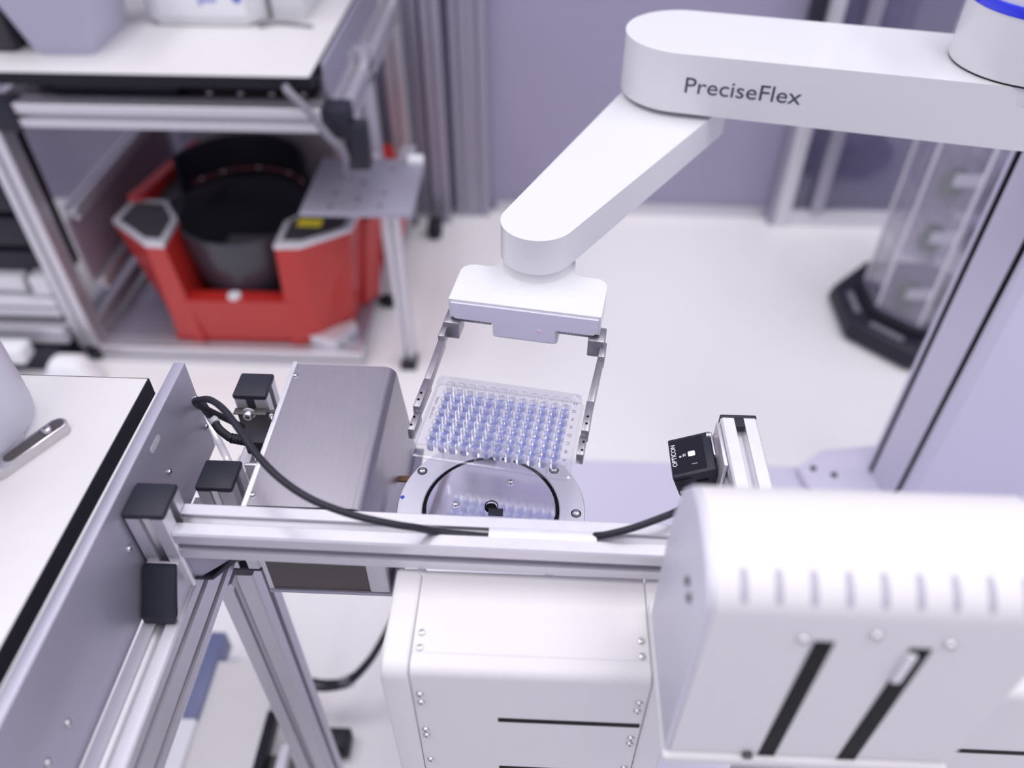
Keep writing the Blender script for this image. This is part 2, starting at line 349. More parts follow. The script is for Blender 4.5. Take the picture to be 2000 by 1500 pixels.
for s in (-1, 1):
    f = M()
    f.box(min(s*0.030, s*0.066), max(s*0.030, s*0.066), v0+0.003, v0+0.010, Z(0.4565), Z(0.4495), bev=0.0006, mx=gm())        # guide rail
    f.box(min(s*0.058, s*0.0725), max(s*0.058, s*0.0725), v0-0.006, v0+0.014, Z(0.470), Z(0.452), bev=0.001, mx=gm())           # clamp block
    f.box(min(s*0.0688, s*0.0745), max(s*0.0688, s*0.0745), v0-0.018, v0+0.002, Z(0.4715), Z(0.4585), bev=0.0008, mx=gm())
    f.prism([(s*0.0740, v0-0.012), (s*0.0685, v0-0.014), (s*0.0665, 0.026), (s*0.0722, 0.026)], Z(0.4735), Z(0.4625), bev=0.0005, mx=gm(), allbev=True)   # blade
    fi = obj('finger', f, 'finger_steel', rb)
    q = M()
    q.box(min(s*0.0662, s*0.0722), max(s*0.0662, s*0.0722), -0.004, 0.030, Z(0.4755), Z(0.4620), bev=0.0006, mx=gm())
    q.box(min(s*0.0655, s*0.0712), max(s*0.0655, s*0.0712), -0.024, -0.003, Z(0.4800), Z(0.4685), bev=0.0006, mx=gm())
    obj('grip_pad', q, 'finger_steel', fi)
    for v in (0.004, 0.012, -0.010, -0.019):
        p = g2(s*0.0695, v); put('screw', SCREW, 'black_gap', fi, (p[0], p[1], Z(0.462) if v > 0 else Z(0.4685)), sc=0.0011)
    for u in (0.040, 0.060):
        p = g2(s*u, v0+0.0028); put('screw', SCREW, 'screw_steel', fi, (p[0], p[1], Z(0.453)), n=(-GV.x, -GV.y, 0), sc=0.0022)
obj('status_light', M().lathe([(0.0018, 0), (0.0015, 0.0005), (0, 0.0006)], seg=12, mx=Matrix.Translation((g2(0.014, v0-0.002)[0], g2(0.014, v0-0.002)[1], Z(0.452))) @ frame_z((-GV.x, -GV.y, 0))), mat('pink_led', (0.85, 0.55, 0.6), 0.4).name, grip)
#@@ PLATE
pl = thing('microplate', 'clear 96 well plate with blue liquid held between the gripper fingers', 'well plate', (GC.x, GC.y, Z(0.4803)), A0)
PL, PW, PH = 0.12776, 0.08548, 0.01435
def rc(hx, hy, r, n=4): return rrect(-hx, hx, -hy, hy, r, n)
b = M()
hx, hy = PL/2, PW/2
outer_b, outer_m, outer_t = rc(hx, hy, 0.003), rc(hx, hy, 0.003), rc(hx-0.0016, hy-0.0016, 0.003)
def ring(bm_, A, za, B, zb):
    n = len(A); vs = [(p[0], p[1], za) for p in A]+[(p[0], p[1], zb) for p in B]
    bm_.faces(vs, [(i, (i+1) % n, n+(i+1) % n, n+i) for i in range(n)])
ring(b, outer_b, 0, outer_b, 0.0022); ring(b, outer_b, 0.0022, outer_t, 0.0026); ring(b, outer_t, 0.0026, rc(hx-0.0022, hy-0.0022, 0.003), PH)
ring(b, rc(hx-0.0022, hy-0.0022, 0.003), PH, rc(hx-0.0034, hy-0.0034, 0.002), PH); ring(b, rc(hx-0.0034, hy-0.0034, 0.002), PH, rc(hx-0.0034, hy-0.0034, 0.002), PH-0.0017)
obj('skirt', b, 'clear_plate', pl, local=True)
for x in (-0.038, -0.012, 0.004, 0.018, 0.045):
    obj('rib', M().box(x-0.0005, x+0.0005, -hy+0.002, -hy+0.006, 0.001, PH-0.002), 'clear_plate', pl, local=True)
for sx in (-1, 1):
    obj('corner_facet', M().prism([(sx*(hx-0.0034), hy-0.0034), (sx*(hx-0.0095), hy-0.0034), (sx*(hx-0.0034), hy-0.0095)], PH-0.0017, PH, ), 'clear_plate', pl, local=True) if sx > 0 else None
# deck with 96 round openings
b = M(); PT = 0.009; RW = 0.0038; NS = 16; zt = PH-0.0017
gx = [(-5.5+i)*PT for i in range(12)]; gy = [(-3.5+i)*PT for i in range(8)]
t = bmesh.new()
for x in gx:
    for y in gy:
        inn, ou = [], []
        for k in range(NS):
            a = 2*math.pi*k/NS; c, s_ = math.cos(a), math.sin(a); q = (PT/2)/max(abs(c), abs(s_))
            inn.append(t.verts.new((x+RW*c, y+RW*s_, zt))); ou.append(t.verts.new((x+q*c, y+q*s_, zt)))
        for k in range(NS): t.faces.new((inn[k], ou[k], ou[(k+1) % NS], inn[(k+1) % NS]))
ix, iy, ox, oy = 6*PT, 4*PT, hx-0.0034, hy-0.0034
for q in (((-ox, -oy), (ox, -oy), (ix, -iy), (-ix, -iy)), ((ox, -oy), (ox, oy), (ix, iy), (ix, -iy)), ((ox, oy), (-ox, oy), (-ix, iy), (ix, iy)), ((-ox, oy), (-ox, -oy), (-ix, -iy), (-ix, iy))):
    t.faces.new([t.verts.new((p[0], p[1], zt)) for p in q])
bmesh.ops.remove_doubles(t, verts=t.verts, dist=1e-6); b._add(t); obj('deck', b, 'clear_deck', pl, local=True)
w = M(); w.lathe([(0.0042, 0.0001), (0.0042, 0.0009), (0.0038, 0.0009), (0.0036, -0.0108), (0, -0.0108)], seg=16, cap=False); WELL = w.mesh('well')
w = M(); w.lathe([(0, -0.0106), (0.00345, -0.0106), (0.00362, -0.0034), (0.0031, -0.0041), (0, -0.0043)], seg=14, cap=False); LIQ = w.mesh('liquid')
for j, y in enumerate(gy):
    for i, x in enumerate(gx):
        o = link('well', WELL, 'clear_well', pl); o.location = (x, y, zt)
        if j < 7:
            l = link('liquid', LIQ, 'blue_liquid', o)
            if i == j == 0: l['label'] = 'pale blue liquid'
for j, ch in enumerate('ABCDEFGH'):
    mx = root_matrix(pl) @ Matrix.Translation((hx-0.0065, gy[j], zt+0.0002)) @ Matrix.Rotation(math.pi, 4, 'Z')
    text('row_letter', ch, 0.0046, 'ink_pale', pl, mx, th=0.00005, align='CENTER')
mx = root_matrix(pl) @ Matrix.Translation((-hx+0.0065, 0.016, zt+0.0002)) @ Matrix.Rotation(math.radians(-90), 4, 'Z')
text('print', 'TMDP1 \u2022 2021-02-11', 0.0030, 'ink_pale', pl, mx, th=0.00005, label='tiny grey printing along the plate edge')
#@@ TURNTABLE
tb = thing('plate_turntable', 'round polished metal turntable with black groove below the well plate', 'turntable', (-0.0366, 0.4253, 0.16))
DC = Vector((-0.0366, 0.4253)); zd = Z(0.545)
rg = obj('outer_ring', M().lathe([(0.0583, zd-0.008), (0.0800, zd-0.008), (0.0802, zd-0.0012), (0.0793, zd), (0.0591, zd), (0.0583, zd-0.0006), (0.0583, zd-0.008)], (DC.x, DC.y, 0), 96, cap=False), 'turned', tb)
obj('groove', M().lathe([(0.0545, zd-0.006), (0.0586, zd-0.006), (0.0586, zd-0.0022), (0.0545, zd-0.0022)], (DC.x, DC.y, 0), 96), 'black_gap', tb)
di = obj('disc', M().lathe([(0.0550, zd-0.008), (0.0550, zd-0.0004), (0.0545, zd), (0.0052, zd), (0.0052, zd-0.008)], (DC.x, DC.y, 0), 96, cap=False), 'polished', tb)
obj('pedestal', M().lathe([(0.060, 0.16), (0.060, 0.175), (0.040, 0.185), (0.040, zd-0.0085)], (DC.x, DC.y, 0), 48), 'dark_metal', tb)
for p in ((825, 920), (1125, 1003), (786, 1040), (1082, 918)):
    q = ph(*p, 0.545); s_ = put('screw', SCREW, 'screw_steel', tb, q, sc=0.0032)
    obj('screw_recess', M().lathe([(0.0034, 0.00015), (0.0044, 0.00015)], q, 20, cap=False), 'black_gap', rg)
for p in ((997, 942), (890, 985)): put('screw', SCREW, 'screw_steel', tb, ph(*p, 0.545), sc=0.0030)
obj('alignment_dot', M().lathe([(0.0019, 0), (0.0018, 0.0003), (0, 0.0004)], ph(786, 971, 0.545), 14), 'blue_ink', rg, label='small blue alignment dot')
sq = ph(960, 988, 0.545)
obj('sensor_bore', M().lathe([(0.0058, 0.0003), (0.0050, 0.0003), (0.0046, -0.004), (0, -0.004)], sq, 24, cap=False), 'black_gap', di)
obj('sensor_lens', M().lathe([(0.0036, -0.0035), (0.002, -0.0024), (0, -0.0022)], sq, 18, cap=False), 'lens', di, label='small amber sensor lens')
cn = ph(966, 999, 0.545)
obj('sensor_chip', M().box(cn.x-0.0052, cn.x+0.0072, cn.y-0.004, cn.y+0.0026, cn.z, cn.z+0.0012, bev=0.0004), 'black_plastic', di)
#@@ HOUSING
hs = thing('steel_housing', 'brushed stainless steel housing with sloping right side next to the turntable', 'housing', (-0.172, 0.457, Z(0.604)))
yb, yf = 0.5400, 0.3735; ht = 0.4907
sec = [(-0.2200, Z(ht))] + arc(-0.1400, Z(ht+0.011), 0.011, 90, 12, 6) + [(-0.1195, Z(0.6000)), (-0.2200, Z(0.6000))]
ym = Matrix(((1, 0, 0, 0), (0, 0, 1, 0), (0, 1, 0, 0), (0, 0, 0, 1)))
cov = obj('cover', M().prism(sec, yf+0.004, yb, mx=ym), 'brushed', hs)
obj('side_plate', M().box(-0.2240, -0.2200, yf, yb+0.002, Z(0.604), Z(0.4890), bev=0.0004), 'alu_lit', hs)
obj('front_panel', M().box(-0.2200, -0.137, yf+0.001, yf+0.004, Z(0.6000), Z(0.495)), 'shaded_brown_sheet', hs)  # brown sheet, its colour darkened for the shade in the open front
obj('bottom_lip', M().box(-0.2240, -0.112, yf-0.001, yb, Z(0.6040), Z(0.6000), bev=0.0005), 'alu_plate', hs)
obj('corner_bracket', M().box(-0.137, -0.1195, yf-0.001, yf+0.006, Z(0.599), Z(0.53), bev=0.002), 'alu_lit', hs)
for p in ((577, 733), (494, 966)):
    put('screw', SCREW, 'screw_steel', cov, ph(p[0], p[1], ht), sc=0.0026)
obj('ribbon_cable', M().box(-0.124, -0.108, 0.4675, 0.4735, Z(0.566), Z(0.5640), mx=None), 'copper_tape', hs, label='brown ribbon cable')
#@@ FRAME
fr = thing('equipment_gantry', 'slotted aluminium gantry with crossbar, black end caps and side panel', 'gantry', (-0.28, 0.38, 0))
PX = -0.2955
ptop, pbot = Z(0.4485), Z(0.552)
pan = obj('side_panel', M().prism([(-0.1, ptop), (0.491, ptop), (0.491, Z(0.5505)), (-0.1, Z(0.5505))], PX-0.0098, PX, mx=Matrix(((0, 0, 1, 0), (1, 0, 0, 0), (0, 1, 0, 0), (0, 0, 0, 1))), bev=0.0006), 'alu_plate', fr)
YAW = Matrix.Translation((-0.264, 0.357, 0)) @ Matrix.Rotation(-0.0115, 4, 'Z') @ Matrix.Translation((0.264, -0.357, 0))
bar = M(); prof(bar, S30, 'x', -0.2640, 0.2050, 0.357, Z(0.4976)); bmesh.ops.transform(bar.bm, matrix=YAW, verts=bar.bm.verts); bar = obj('crossbar', bar, 'alu', fr)
c0, c1 = ph(955, 1035, 0.4826).x, ph(1165, 1040, 0.4826).x
obj('slot_cover', M().box(c0, c1, 0.3526, 0.3614, Z(0.4850), Z(0.4822), bev=0.0003, mx=YAW), 'alu_lit', bar, label='pale strip closing the bar slot')
CAP = M().box(-0.0153, 0.0153, -0.0153, 0.0153, 0, 0.0052, bev=0.0018, seg=3).mesh('end_cap')
def post(x, y, zb, zt_, cap_bottom=False):
    b = M(); prof(b, S30, 'z', zb, zt_-0.0052, x, y); o = obj('post', b, 'alu', fr)
    put('end_cap', CAP, 'black_plastic', o, (x, y, zt_-0.0052))
    if cap_bottom:
        put('end_cap', CAP, 'black_plastic', o, (x, y, zb-0.0035)); 
    return o
p1 = post(-0.2792, 0.357, Z(0.5500), Z(0.4605))
p2 = post(-0.2592, 0.4195, Z(0.6190), Z(0.5050), True)
p3 = post(-0.2580, 0.5215, Z(0.6190), Z(0.5000), True)
# rails along the bench, 30 x 60
b = M(); prof(b, S3060, 'y', -0.1, 0.43, PX+0.015+0.0005, Z(0.5805)); obj('rail', b, 'alu', fr)
b = M(); prof(b, S30, 'y', 0.437, 0.505, -0.2590, Z(0.575)); obj('rail', b, 'alu', fr)
b = M(); prof(b, S30, 'y', 0.40, 0.54, -0.2895, Z(0.634)); obj('rail', b, 'alu', fr)
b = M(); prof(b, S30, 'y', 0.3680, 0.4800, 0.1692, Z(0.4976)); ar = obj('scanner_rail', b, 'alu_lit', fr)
obj('end_cap', M().box(0.1540, 0.1844, 0.4800, 0.4838, Z(0.5130), Z(0.4822), bev=0.001).box(0.1652, 0.1732, 0.4705, 0.481, Z(0.4870), Z(0.4829)), 'black_plastic', ar)
# upright leg
lx, ly = -0.2785, 0.4310
b = M(); prof(b, S40, 'z', 0.03, Z(0.640), lx, ly); leg = obj('leg', b, 'alu', fr)
obj('levelling_foot', M().lathe([(0.022, 0), (0.022, 0.008), (0.008, 0.014), (0.008, 0.03)], (lx, ly, 0), 20), 'rubber', leg)
b = M(); prof(b, S40, 'z', 0.03, Z(0.61), lx, -0.06); leg = obj('leg', b, 'alu', fr)
obj('levelling_foot', M().lathe([(0.022, 0), (0.022, 0.008), (0.008, 0.014), (0.008, 0.03)], (lx, -0.06, 0), 20), 'rubber', leg)
# corner brackets with black covers: post 1 to rail (towards the camera) and post 1 to crossbar (underneath)
k = M(); yq = 0.3418
k.prism([(yq, Z(0.5500)), (yq-0.030, Z(0.5500)), (yq-0.030, Z(0.5460)), (yq-0.004, Z(0.5170)), (yq, Z(0.5170))], PX+0.003, PX+0.0275, mx=Matrix(((0, 0, 1, 0), (1, 0, 0, 0), (0, 1, 0, 0), (0, 0, 0, 1))))
br = obj('corner_bracket', k, 'alu', fr)
k = M(); k.prism([(yq-0.002, Z(0.5168)), (yq-0.006, Z(0.5150)), (yq-0.0330, Z(0.5420)), (yq-0.0335, Z(0.5498)), (yq-0.029, Z(0.5498)), (yq-0.029, Z(0.5455))], PX+0.002, PX+0.0275, bev=0.0018, mx=Matrix(((0, 0, 1, 0), (1, 0, 0, 0), (0, 1, 0, 0), (0, 0, 0, 1))))
obj('bracket_cover', k, 'black_plastic', br)
k = M(); k.prism([(-0.2640, Z(0.5128)), (-0.2260, Z(0.5128)), (-0.2260, Z(0.5150)), (-0.2600, Z(0.5440)), (-0.2640, Z(0.5440))][::-1], 0.347, 0.367, mx=ym)
br = obj('corner_bracket', k, 'alu_plate', fr)
k = M(); k.prism([(-0.2255, Z(0.5130)), (-0.2225, Z(0.5130)), (-0.2230, Z(0.5165)), (-0.2500, Z(0.5450)), (-0.2640, Z(0.5455)), (-0.2640, Z(0.5435)), (-0.2510, Z(0.5430))][::-1], 0.345, 0.369, mx=ym)
obj('bracket_cover', k, 'black_plastic', br)
# fixings seen on the panel face
for p in ((381, 778), (330, 922), (251, 1072), (131, 1412), (92, 1490), (402, 833)):
    q = pX(p[0], p[1], PX); put('screw', SCREW, 'screw_steel', pan, (PX, q.y, q.z), n=(1, 0, 0), sc=0.0030)
q = pX(303, 867, PX)
obj('slot_hole', M().prism(capsule((q.y-0.006, q.z), 0.003, (q.y+0.006, q.z), 0.003, 8), PX-0.0002, PX+0.0004, mx=Matrix(((0, 0, 1, 0), (1, 0, 0, 0), (0, 1, 0, 0), (0, 0, 0, 1)))), 'alu_lit', pan)
# mounting plates holding the steel housing to post 3 and post 2
mp = obj('mounting_plate', M().box(-0.2720, -0.2240, 0.5030, 0.5062, Z(0.575), Z(0.5165), bev=0.0008).box(-0.2735, -0.2435, 0.4985, 0.5062, Z(0.517), Z(0.5155), bev=0.0005), 'dark_metal', fr)
q = pY(487, 806, 0.503); put('bolt', BOLT, 'screw_steel', mp, (q.x, 0.503, q.z), n=(0, -1, 0), sc=0.0042)
obj('washer', M().lathe([(0.006, 0), (0.006, 0.0012)], (0, 0, 0), 20, mx=Matrix.Translation((q.x, 0.503, q.z)) @ frame_z((0, -1, 0))), 'alu_lit', mp)
obj('mounting_plate', M().box(-0.2435, -0.2240, 0.4340, 0.4372, Z(0.575), Z(0.5100), bev=0.0008), 'alu', fr)
for p in ((531, 813), (500, 893)):
    q = pX(p[0], p[1], -0.2240); put('screw', SCREW, 'screw_steel', mp, q, n=(-1, 0, 0), sc=0.003)
#@@ CABLES
def cable(name, pts, r, m, label, parent=None, cat='cable', smooth=8):
    o = obj(name, M().tube(pts, r, 10, smooth), m, parent)
    return tag(o, label, cat) if not parent else o
cable('black_cable', [Vector((-0.262, 0.487, Z(0.520))), ph(386, 790, 0.470)] + [ph(*p) for p in ((396, 780, 0.457), (415, 783, 0.449), (440, 803, 0.442), (470, 843, 0.440), (505, 892, 0.440), (550, 937, 0.441), (610, 976, 0.444), (690, 1006, 0.450), (770, 1024, 0.460), (815, 1031, 0.470), (850, 1038, 0.4815))] + [Vector((-0.055, 0.3545, Z(0.4865))), Vector((-0.030, 0.3540, Z(0.4880)))], 0.0028, 'rubber', 'black cable sagging from the side panel across the housing to the crossbar slot')
cable('black_cable', [Vector((0.035, 0.3535, Z(0.4880)))] + [ph(*p) for p in ((1160, 1047, 0.4845), (1185, 1044, 0.479), (1240, 1030, 0.473), (1310, 1004, 0.470))] + [Vector((0.112, 0.385, Z(0.485))), Vector((0.118, 0.405, Z(0.515))), Vector((0.128, 0.43, Z(0.555)))], 0.0027, 'rubber', 'black cable rising from the right end of the crossbar slot')
pc = thing('power_lead', 'short black power lead with ribbed plug beside the steel housing', 'power lead', (-0.23, 0.47, Z(0.54)))
pts = [ph(396, 790, 0.500), ph(402, 800, 0.492), ph(415, 818, 0.492), ph(428, 838, 0.498), ph(450, 856, 0.506)]
ld_ = obj('lead', M().tube(pts, 0.0036, 12, 8), 'rubber', pc)
obj('tag', M().tube([ph(409, 808, 0.4915), ph(421, 827, 0.4935)], 0.0042, 12, 1), 'tag_print', ld_, label='grey printed cable tag')
rbs = M()
for i in range(5):
    a_ = ph(453+i*6.5, 856+i*1.2, 0.508); rbs.lathe([(0.0045, -0.0009), (0.0045, 0.0009)], a_, 14, mx=frame_z((1, -0.06, -0.03)))
rbs.tube([ph(448, 855, 0.5075), ph(486, 862, 0.508)], 0.0034, 12, 1)
obj('strain_relief', rbs, 'rubber', pc)
a_ = ph(485, 861, 0.508)
obj('plug', M().box(a_.x, -0.2242, a_.y-0.009, a_.y+0.009, a_.z-0.008, a_.z+0.008, bev=0.002), 'rubber', pc)
cable('clear_cable_tie', [ph(409, 828, 0.530), ph(425, 858, 0.534), ph(436, 880, 0.536), ph(450, 910, 0.545)], 0.0034, 'clear_well', 'clear hose running down behind the middle capped post', cat='hose')
#@@ SCANNER
tl_ = math.radians(22); hs_ = 0.5078                       # the scanner leans to the left
sc_ = Vector((0.1310, 0.4604))
def sm(z=0.0):
    c, s__ = math.cos(tl_), math.sin(tl_)
    return Matrix.Translation((sc_.x, sc_.y, Z(hs_))) @ Matrix(((c, 0, -s__, 0), (0, 1, 0, 0), (s__, 0, c, 0), (0, 0, 0, 1))) @ Matrix.Translation((0, 0, z))
bs = thing('barcode_scanner', 'small black box barcode scanner with white button beside the short rail', 'scanner', (sc_.x, sc_.y, Z(hs_+0.03)))
su = Vector((1, 0))
bd = obj('body', M().prism([(-0.0182, -0.0215), (0.0182, -0.0215), (0.0182, 0.0215), (-0.0182, 0.0215)], -0.026, 0, bev=0.0012, mx=sm(), allbev=True, poly2=None), 'black_plastic', bs)
lp = obj('label_panel', M().prism(rrect(-0.0168, 0.0115, -0.0180, 0.0185, 0.001), 0.0, 0.0003, mx=sm()), 'charcoal_glass', bs)
text('lettering', 'OPTICON', 0.0058, 'white_ink', lp, sm(0.0004) @ Matrix.Translation((-0.0125, -0.0105, 0)) @ Matrix.Rotation(math.radians(90), 4, 'Z'), th=0.00005, label='white maker name lettering', xs=0.95)
obj('button', M().prism(rrect(-0.0025, 0.0035, -0.0025, 0.0030, 0.0009), 0.0003, 0.0008, bev=0.0002, mx=sm()), 'white_ink', lp, label='small white square button')
obj('indicator', M().prism(rrect(-0.0100, -0.0082, -0.0015, 0.0004, 0.0004), 0.0003, 0.0005, mx=sm()), 'tag_print', lp)
obj('button_print', M().box(-0.0070, -0.0060, -0.0012, 0.0018, 0.0003, 0.0004, mx=sm()).box(-0.0054, -0.0046, -0.0008, 0.0018, 0.0003, 0.0004, mx=sm()), 'tag_print', lp)
obj('arrow_mark', M().box(-0.0006, 0.0042, -0.0112, -0.0107, 0.0003, 0.0004, mx=sm()), 'tag_print', lp)
obj('rating_sticker', M().box(-0.0165, -0.0010, -0.0218, -0.0215, -0.0245, -0.0185, mx=sm()), 'tag_print', bd, label='small grey rating sticker')
obj('vent_slot', M().box(-0.0170, -0.003, -0.0217, -0.0212, -0.0045, -0.0035, mx=sm()).box(0.000, 0.010, -0.0217, -0.0212, -0.0115, -0.0085, mx=sm()), 'black_gap', bd)
obj('mounting_arm', M().box(0.0184, 0.0199, -0.006, 0.020, -0.014, 0.000, bev=0.0004, mx=sm()).box(0.0184, 0.0205, -0.016, 0.010, -0.022, -0.010, bev=0.0006, mx=sm()), 'alu', bs)
q = (Matrix.Translation((0, 0, 0)) @ sm()) @ Vector((0.0184, 0.0175, -0.002)); put('bolt', BOLT, 'screw_steel', bs, q, n=(-su.x, -su.y, 0), sc=0.0028)
o = obj('bracket_strip', M().box(0.1508, 0.1538, 0.430, 0.478, Z(0.53), Z(0.486), bev=0.0005), 'alu', bs)
tail = [sm() @ Vector(p) for p in ((0.0190, -0.010, -0.010), (0.0225, -0.0115, -0.008), (0.0250, -0.017, -0.011), (0.0225, -0.024, -0.018), (0.014, -0.028, -0.028), (0.004, -0.030, -0.045))]
obj('cable_tail', M().tube(tail, 0.0021, 10, 6), 'rubber', bs)
#@@ INSTRUMENT
def instrument(x0, x1, yf, yb, hT, hB, label, slots, rads=0.02):
    r = thing('instrument_cabinet', label, 'instrument', ((x0+x1)/2, (yf+yb)/2, Z(hB)), 0, 'white instrument cabinets')
    zt_, zb = Z(hT), Z(hB); fw = 0.0195
    def cprof(off, rad): return [(yb, zb), (yb, zt_-off)] + [(yf+off+rad+rad*math.cos(math.radians(a)), zt_-off-rad+rad*math.sin(math.radians(a))) for a in (90, 105, 120, 135, 150, 165, 180)] + [(yf+off, zb)]
    xm = Matrix(((0, 0, 1, 0), (1, 0, 0, 0), (0, 1, 0, 0), (0, 0, 0, 1)))
    for a, b_ in ((x0, x0+fw), (x1-fw, x1)): obj('side_frame', M().prism(cprof(0.0, 0.012), a, b_, mx=xm, bev=0.003), 'powder_white', r)
    cv = obj('cover', M().prism(cprof(0.0015, 0.008), x0+fw+0.0006, x1-fw-0.0006, mx=xm), 'powder_white', r)
    obj('seam', M().box(x0+fw+0.001, x1-fw-0.001, yf+0.016, yf+0.0164, zt_-0.0016, zt_-0.00135), 'tag_print', cv)
    for z_ in slots:
        obj('slot', M().box(x0+fw+0.061, x1-fw-0.002, yf+0.0009, yf+0.003, z_-0.0026, z_+0.0026), 'black_gap', cv, label='narrow black plate slot')
    xs = (x0+fw+0.006, x1-fw-0.006)
    for x in xs:
        for y in (yf+0.0195, yf+0.031): put('screw', SCREW, 'screw_steel', cv, (x, y, zt_-0.0015), sc=0.0026)
        for z_ in (zt_-0.033, zt_-0.045, zt_-0.090, zt_-0.100, zt_-0.145): put('screw', SCREW, 'screw_steel', cv, (x, yf+0.0015, z_), n=(0, -1, 0), sc=0.0028)
    return r
q = pY(969, 1409, 0.2610); q2 = pY(978, 1500, 0.2610)
instrument(-0.1022, 0.1035, 0.2610, 0.3435, 0.5175, H, 'white cabinet with rounded edges and black slots under the crossbar', (q.z, q2.z-0.002))
q = pY(1885, 1470, 0.2610)
instrument(0.2080, 0.4130, 0.2610, 0.3435, 0.5175, H, 'white cabinet with one black slot showing past the hooded instrument', (q.z,))
# hooded device close to the lens
hd = thing('hooded_instrument', 'blurred white hooded instrument with a row of vents and two black slots', 'instrument', (0.16, 0.24, Z(0.60)))
xm = Matrix(((0, 0, 1, 0), (1, 0, 0, 0), (0, 1, 0, 0), (0, 0, 0, 1)))
yF, yB, hT = 0.2125, 0.3080, 0.331; X0, X1 = 0.0850, 0.2580; zB = Z(0.507)
curve = [(yB, zB), (yB, Z(0.430)), (yB-0.002, Z(0.395)), (yB-0.010, Z(0.358)), (yB-0.024, Z(0.338)), (yB-0.040, Z(hT))]
for a in range(0, 91, 10):
    c, s_ = math.sin(math.radians(a)), math.cos(math.radians(a)); curve.append((yF+0.030-0.030*c, Z(hT+0.020)+0.020*s_))
curve.append((yF, zB))
def inset(o_): return [(y, z) for y, z in curve]
hood = obj('hood', M().prism(curve, X0+0.0035, X1, mx=xm), 'powder_white', hd)
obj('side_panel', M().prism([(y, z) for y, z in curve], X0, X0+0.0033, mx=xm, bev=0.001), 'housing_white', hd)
def on_curve(t_):                           # point and normal on the rounded edge, t in degrees
    c, s_ = math.sin(math.radians(t_)), math.cos(math.radians(t_))
    n = Vector((0, -c/0.030, s_/0.020)).normalized(); return Vector((0, yF+0.030-0.030*c, Z(hT+0.020)+0.020*s_)), n
for i in range(9):
    x = pY(1462+i*69.5, 1120+i*4, 0.2215).x
    vs, fs = [], []
    for k, t_ in enumerate(range(26, 67, 5)):
        p, n = on_curve(t_); hw_ = 0.0018 if 26 < t_ < 66 else 0.0009
        for dx, of in ((-hw_, 0.0003), (hw_, 0.0003), (hw_, -0.0004), (-hw_, -0.0004)): vs.append((x+dx, p.y+n.y*of, p.z+n.z*of))
        if k: fs += [(4*k-4+j, 4*k-4+(j+1) % 4, 4*k+(j+1) % 4, 4*k+j) for j in range(4)]
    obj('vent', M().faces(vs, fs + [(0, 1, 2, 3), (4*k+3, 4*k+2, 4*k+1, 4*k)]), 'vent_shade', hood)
sl = []
for (a, b_, c, d) in (((1593, 1252), (1635, 1253), (1507, 1476), (1478, 1472)), ((1784, 1266), (1822, 1268), (1662, 1490), (1625, 1486))):
    t0, t1, t2, t3 = [pY(*p, yF) for p in (a, b_, c, d)]
    x0, x1 = (t0.x+t3.x)/2, (t1.x+t2.x)/2; z1, z0 = t0.z, (t2.z+t3.z)/2
    o = obj('slot', M().box(x0, x1, yF-0.0006, yF+0.001, z0, z1), 'black_gap', hood, label='tall black window slot'); sl.append((x0, x1, z0, z1))
x0, x1, z0, z1 = sl[1]
obj('latch', M().box(x0-0.0005, x0+0.0045, yF-0.003, yF+0.001, z1-0.032, z1-0.004, bev=0.0008), 'alu_lit', hood)
for p in ((1568, 1247), (1712, 1240), (1855, 1258)):
    q = pY(*p, yF); put('screw', SCREW, 'screw_steel', hood, q, n=(0, -1, 0), sc=0.0032)
for p in ((1345, 1135), (1348, 1168)):
    q = pX(*p, X0); put('screw', SCREW, 'dark_metal', hd, q, n=(-1, 0, 0), sc=0.0028)
obj('base', M().box(X0-0.001, X1, yF-0.004, yB+0.01, Z(0.5172), zB-0.0015, bev=0.002), 'powder_white', hd)
obj('latch_screw', M().lathe([(0.003, 0), (0.003, 0.003), (0, 0.003)], (0, 0, 0), 14, mx=Matrix.Translation((pY(1455, 1478, yF).x, yF, zB+0.001)) @ frame_z((0, -1, 0))), 'dark_metal', hd)
#@@ BENCH
bh = 0.441; bx = -0.3135; by = 0.4635
bn = thing('lab_bench', 'white topped bench with black edge in the left foreground', 'bench', (-0.7, 0.15, 0))
tt_ = obj('worktop', M().box(-1.25, bx-0.0008, -0.5, by-0.0008, Z(bh+0.0174), Z(bh), bev=0.0004), 'laminate', bn)
obj('edge_band', M().box(bx-0.0008, bx, -0.5, by, Z(bh+0.0174), Z(bh+0.0003)).box(-1.25, bx, by-0.0008, by, Z(bh+0.0174), Z(bh+0.0003)), 'black_edge', tt_, label='black worktop edge')
for x in (-1.2, -0.75):
    for y in (-0.45, 0.30):
        b = M(); prof(b, S40, 'z', 0.0, Z(bh+0.0174), x, y); obj('leg', b, 'alu', bn)
b = M(); prof(b, S40, 'x', -1.18, -0.77, 0.30, Z(bh+0.0376)); obj('apron', b, 'alu', bn)
ld2 = thing('bench_instrument', 'pale rounded instrument cut off by the left edge on the white bench', 'instrument', (-0.52, 0.41, Z(bh)))
fp = [(-0.62, 0.30)] + [(-0.432, 0.3000), (-0.418, 0.3060), (-0.4085, 0.318), (-0.3900, 0.372), (-0.3865, 0.392), (-0.3862, 0.402), (-0.389, 0.414), (-0.394, 0.424), (-0.402, 0.434)] + [(-0.45, 0.455), (-0.62, 0.46)]
fp = [(x+0.007, y+0.002) for x, y in fp]
obj('housing', M().prism(fp, Z(bh)+0.004, Z(0.20), bev=0.004), 'housing_white', ld2)
obj('base', M().prism([(x*0.99-0.006, y*0.985+0.006) for x, y in fp], Z(bh), Z(bh)+0.004), 'housing_white', ld2)
lv = thing('steel_lever', 'flat steel bar with countersunk screw lying on the white bench', 'bar', (-0.372, 0.40, Z(bh)))
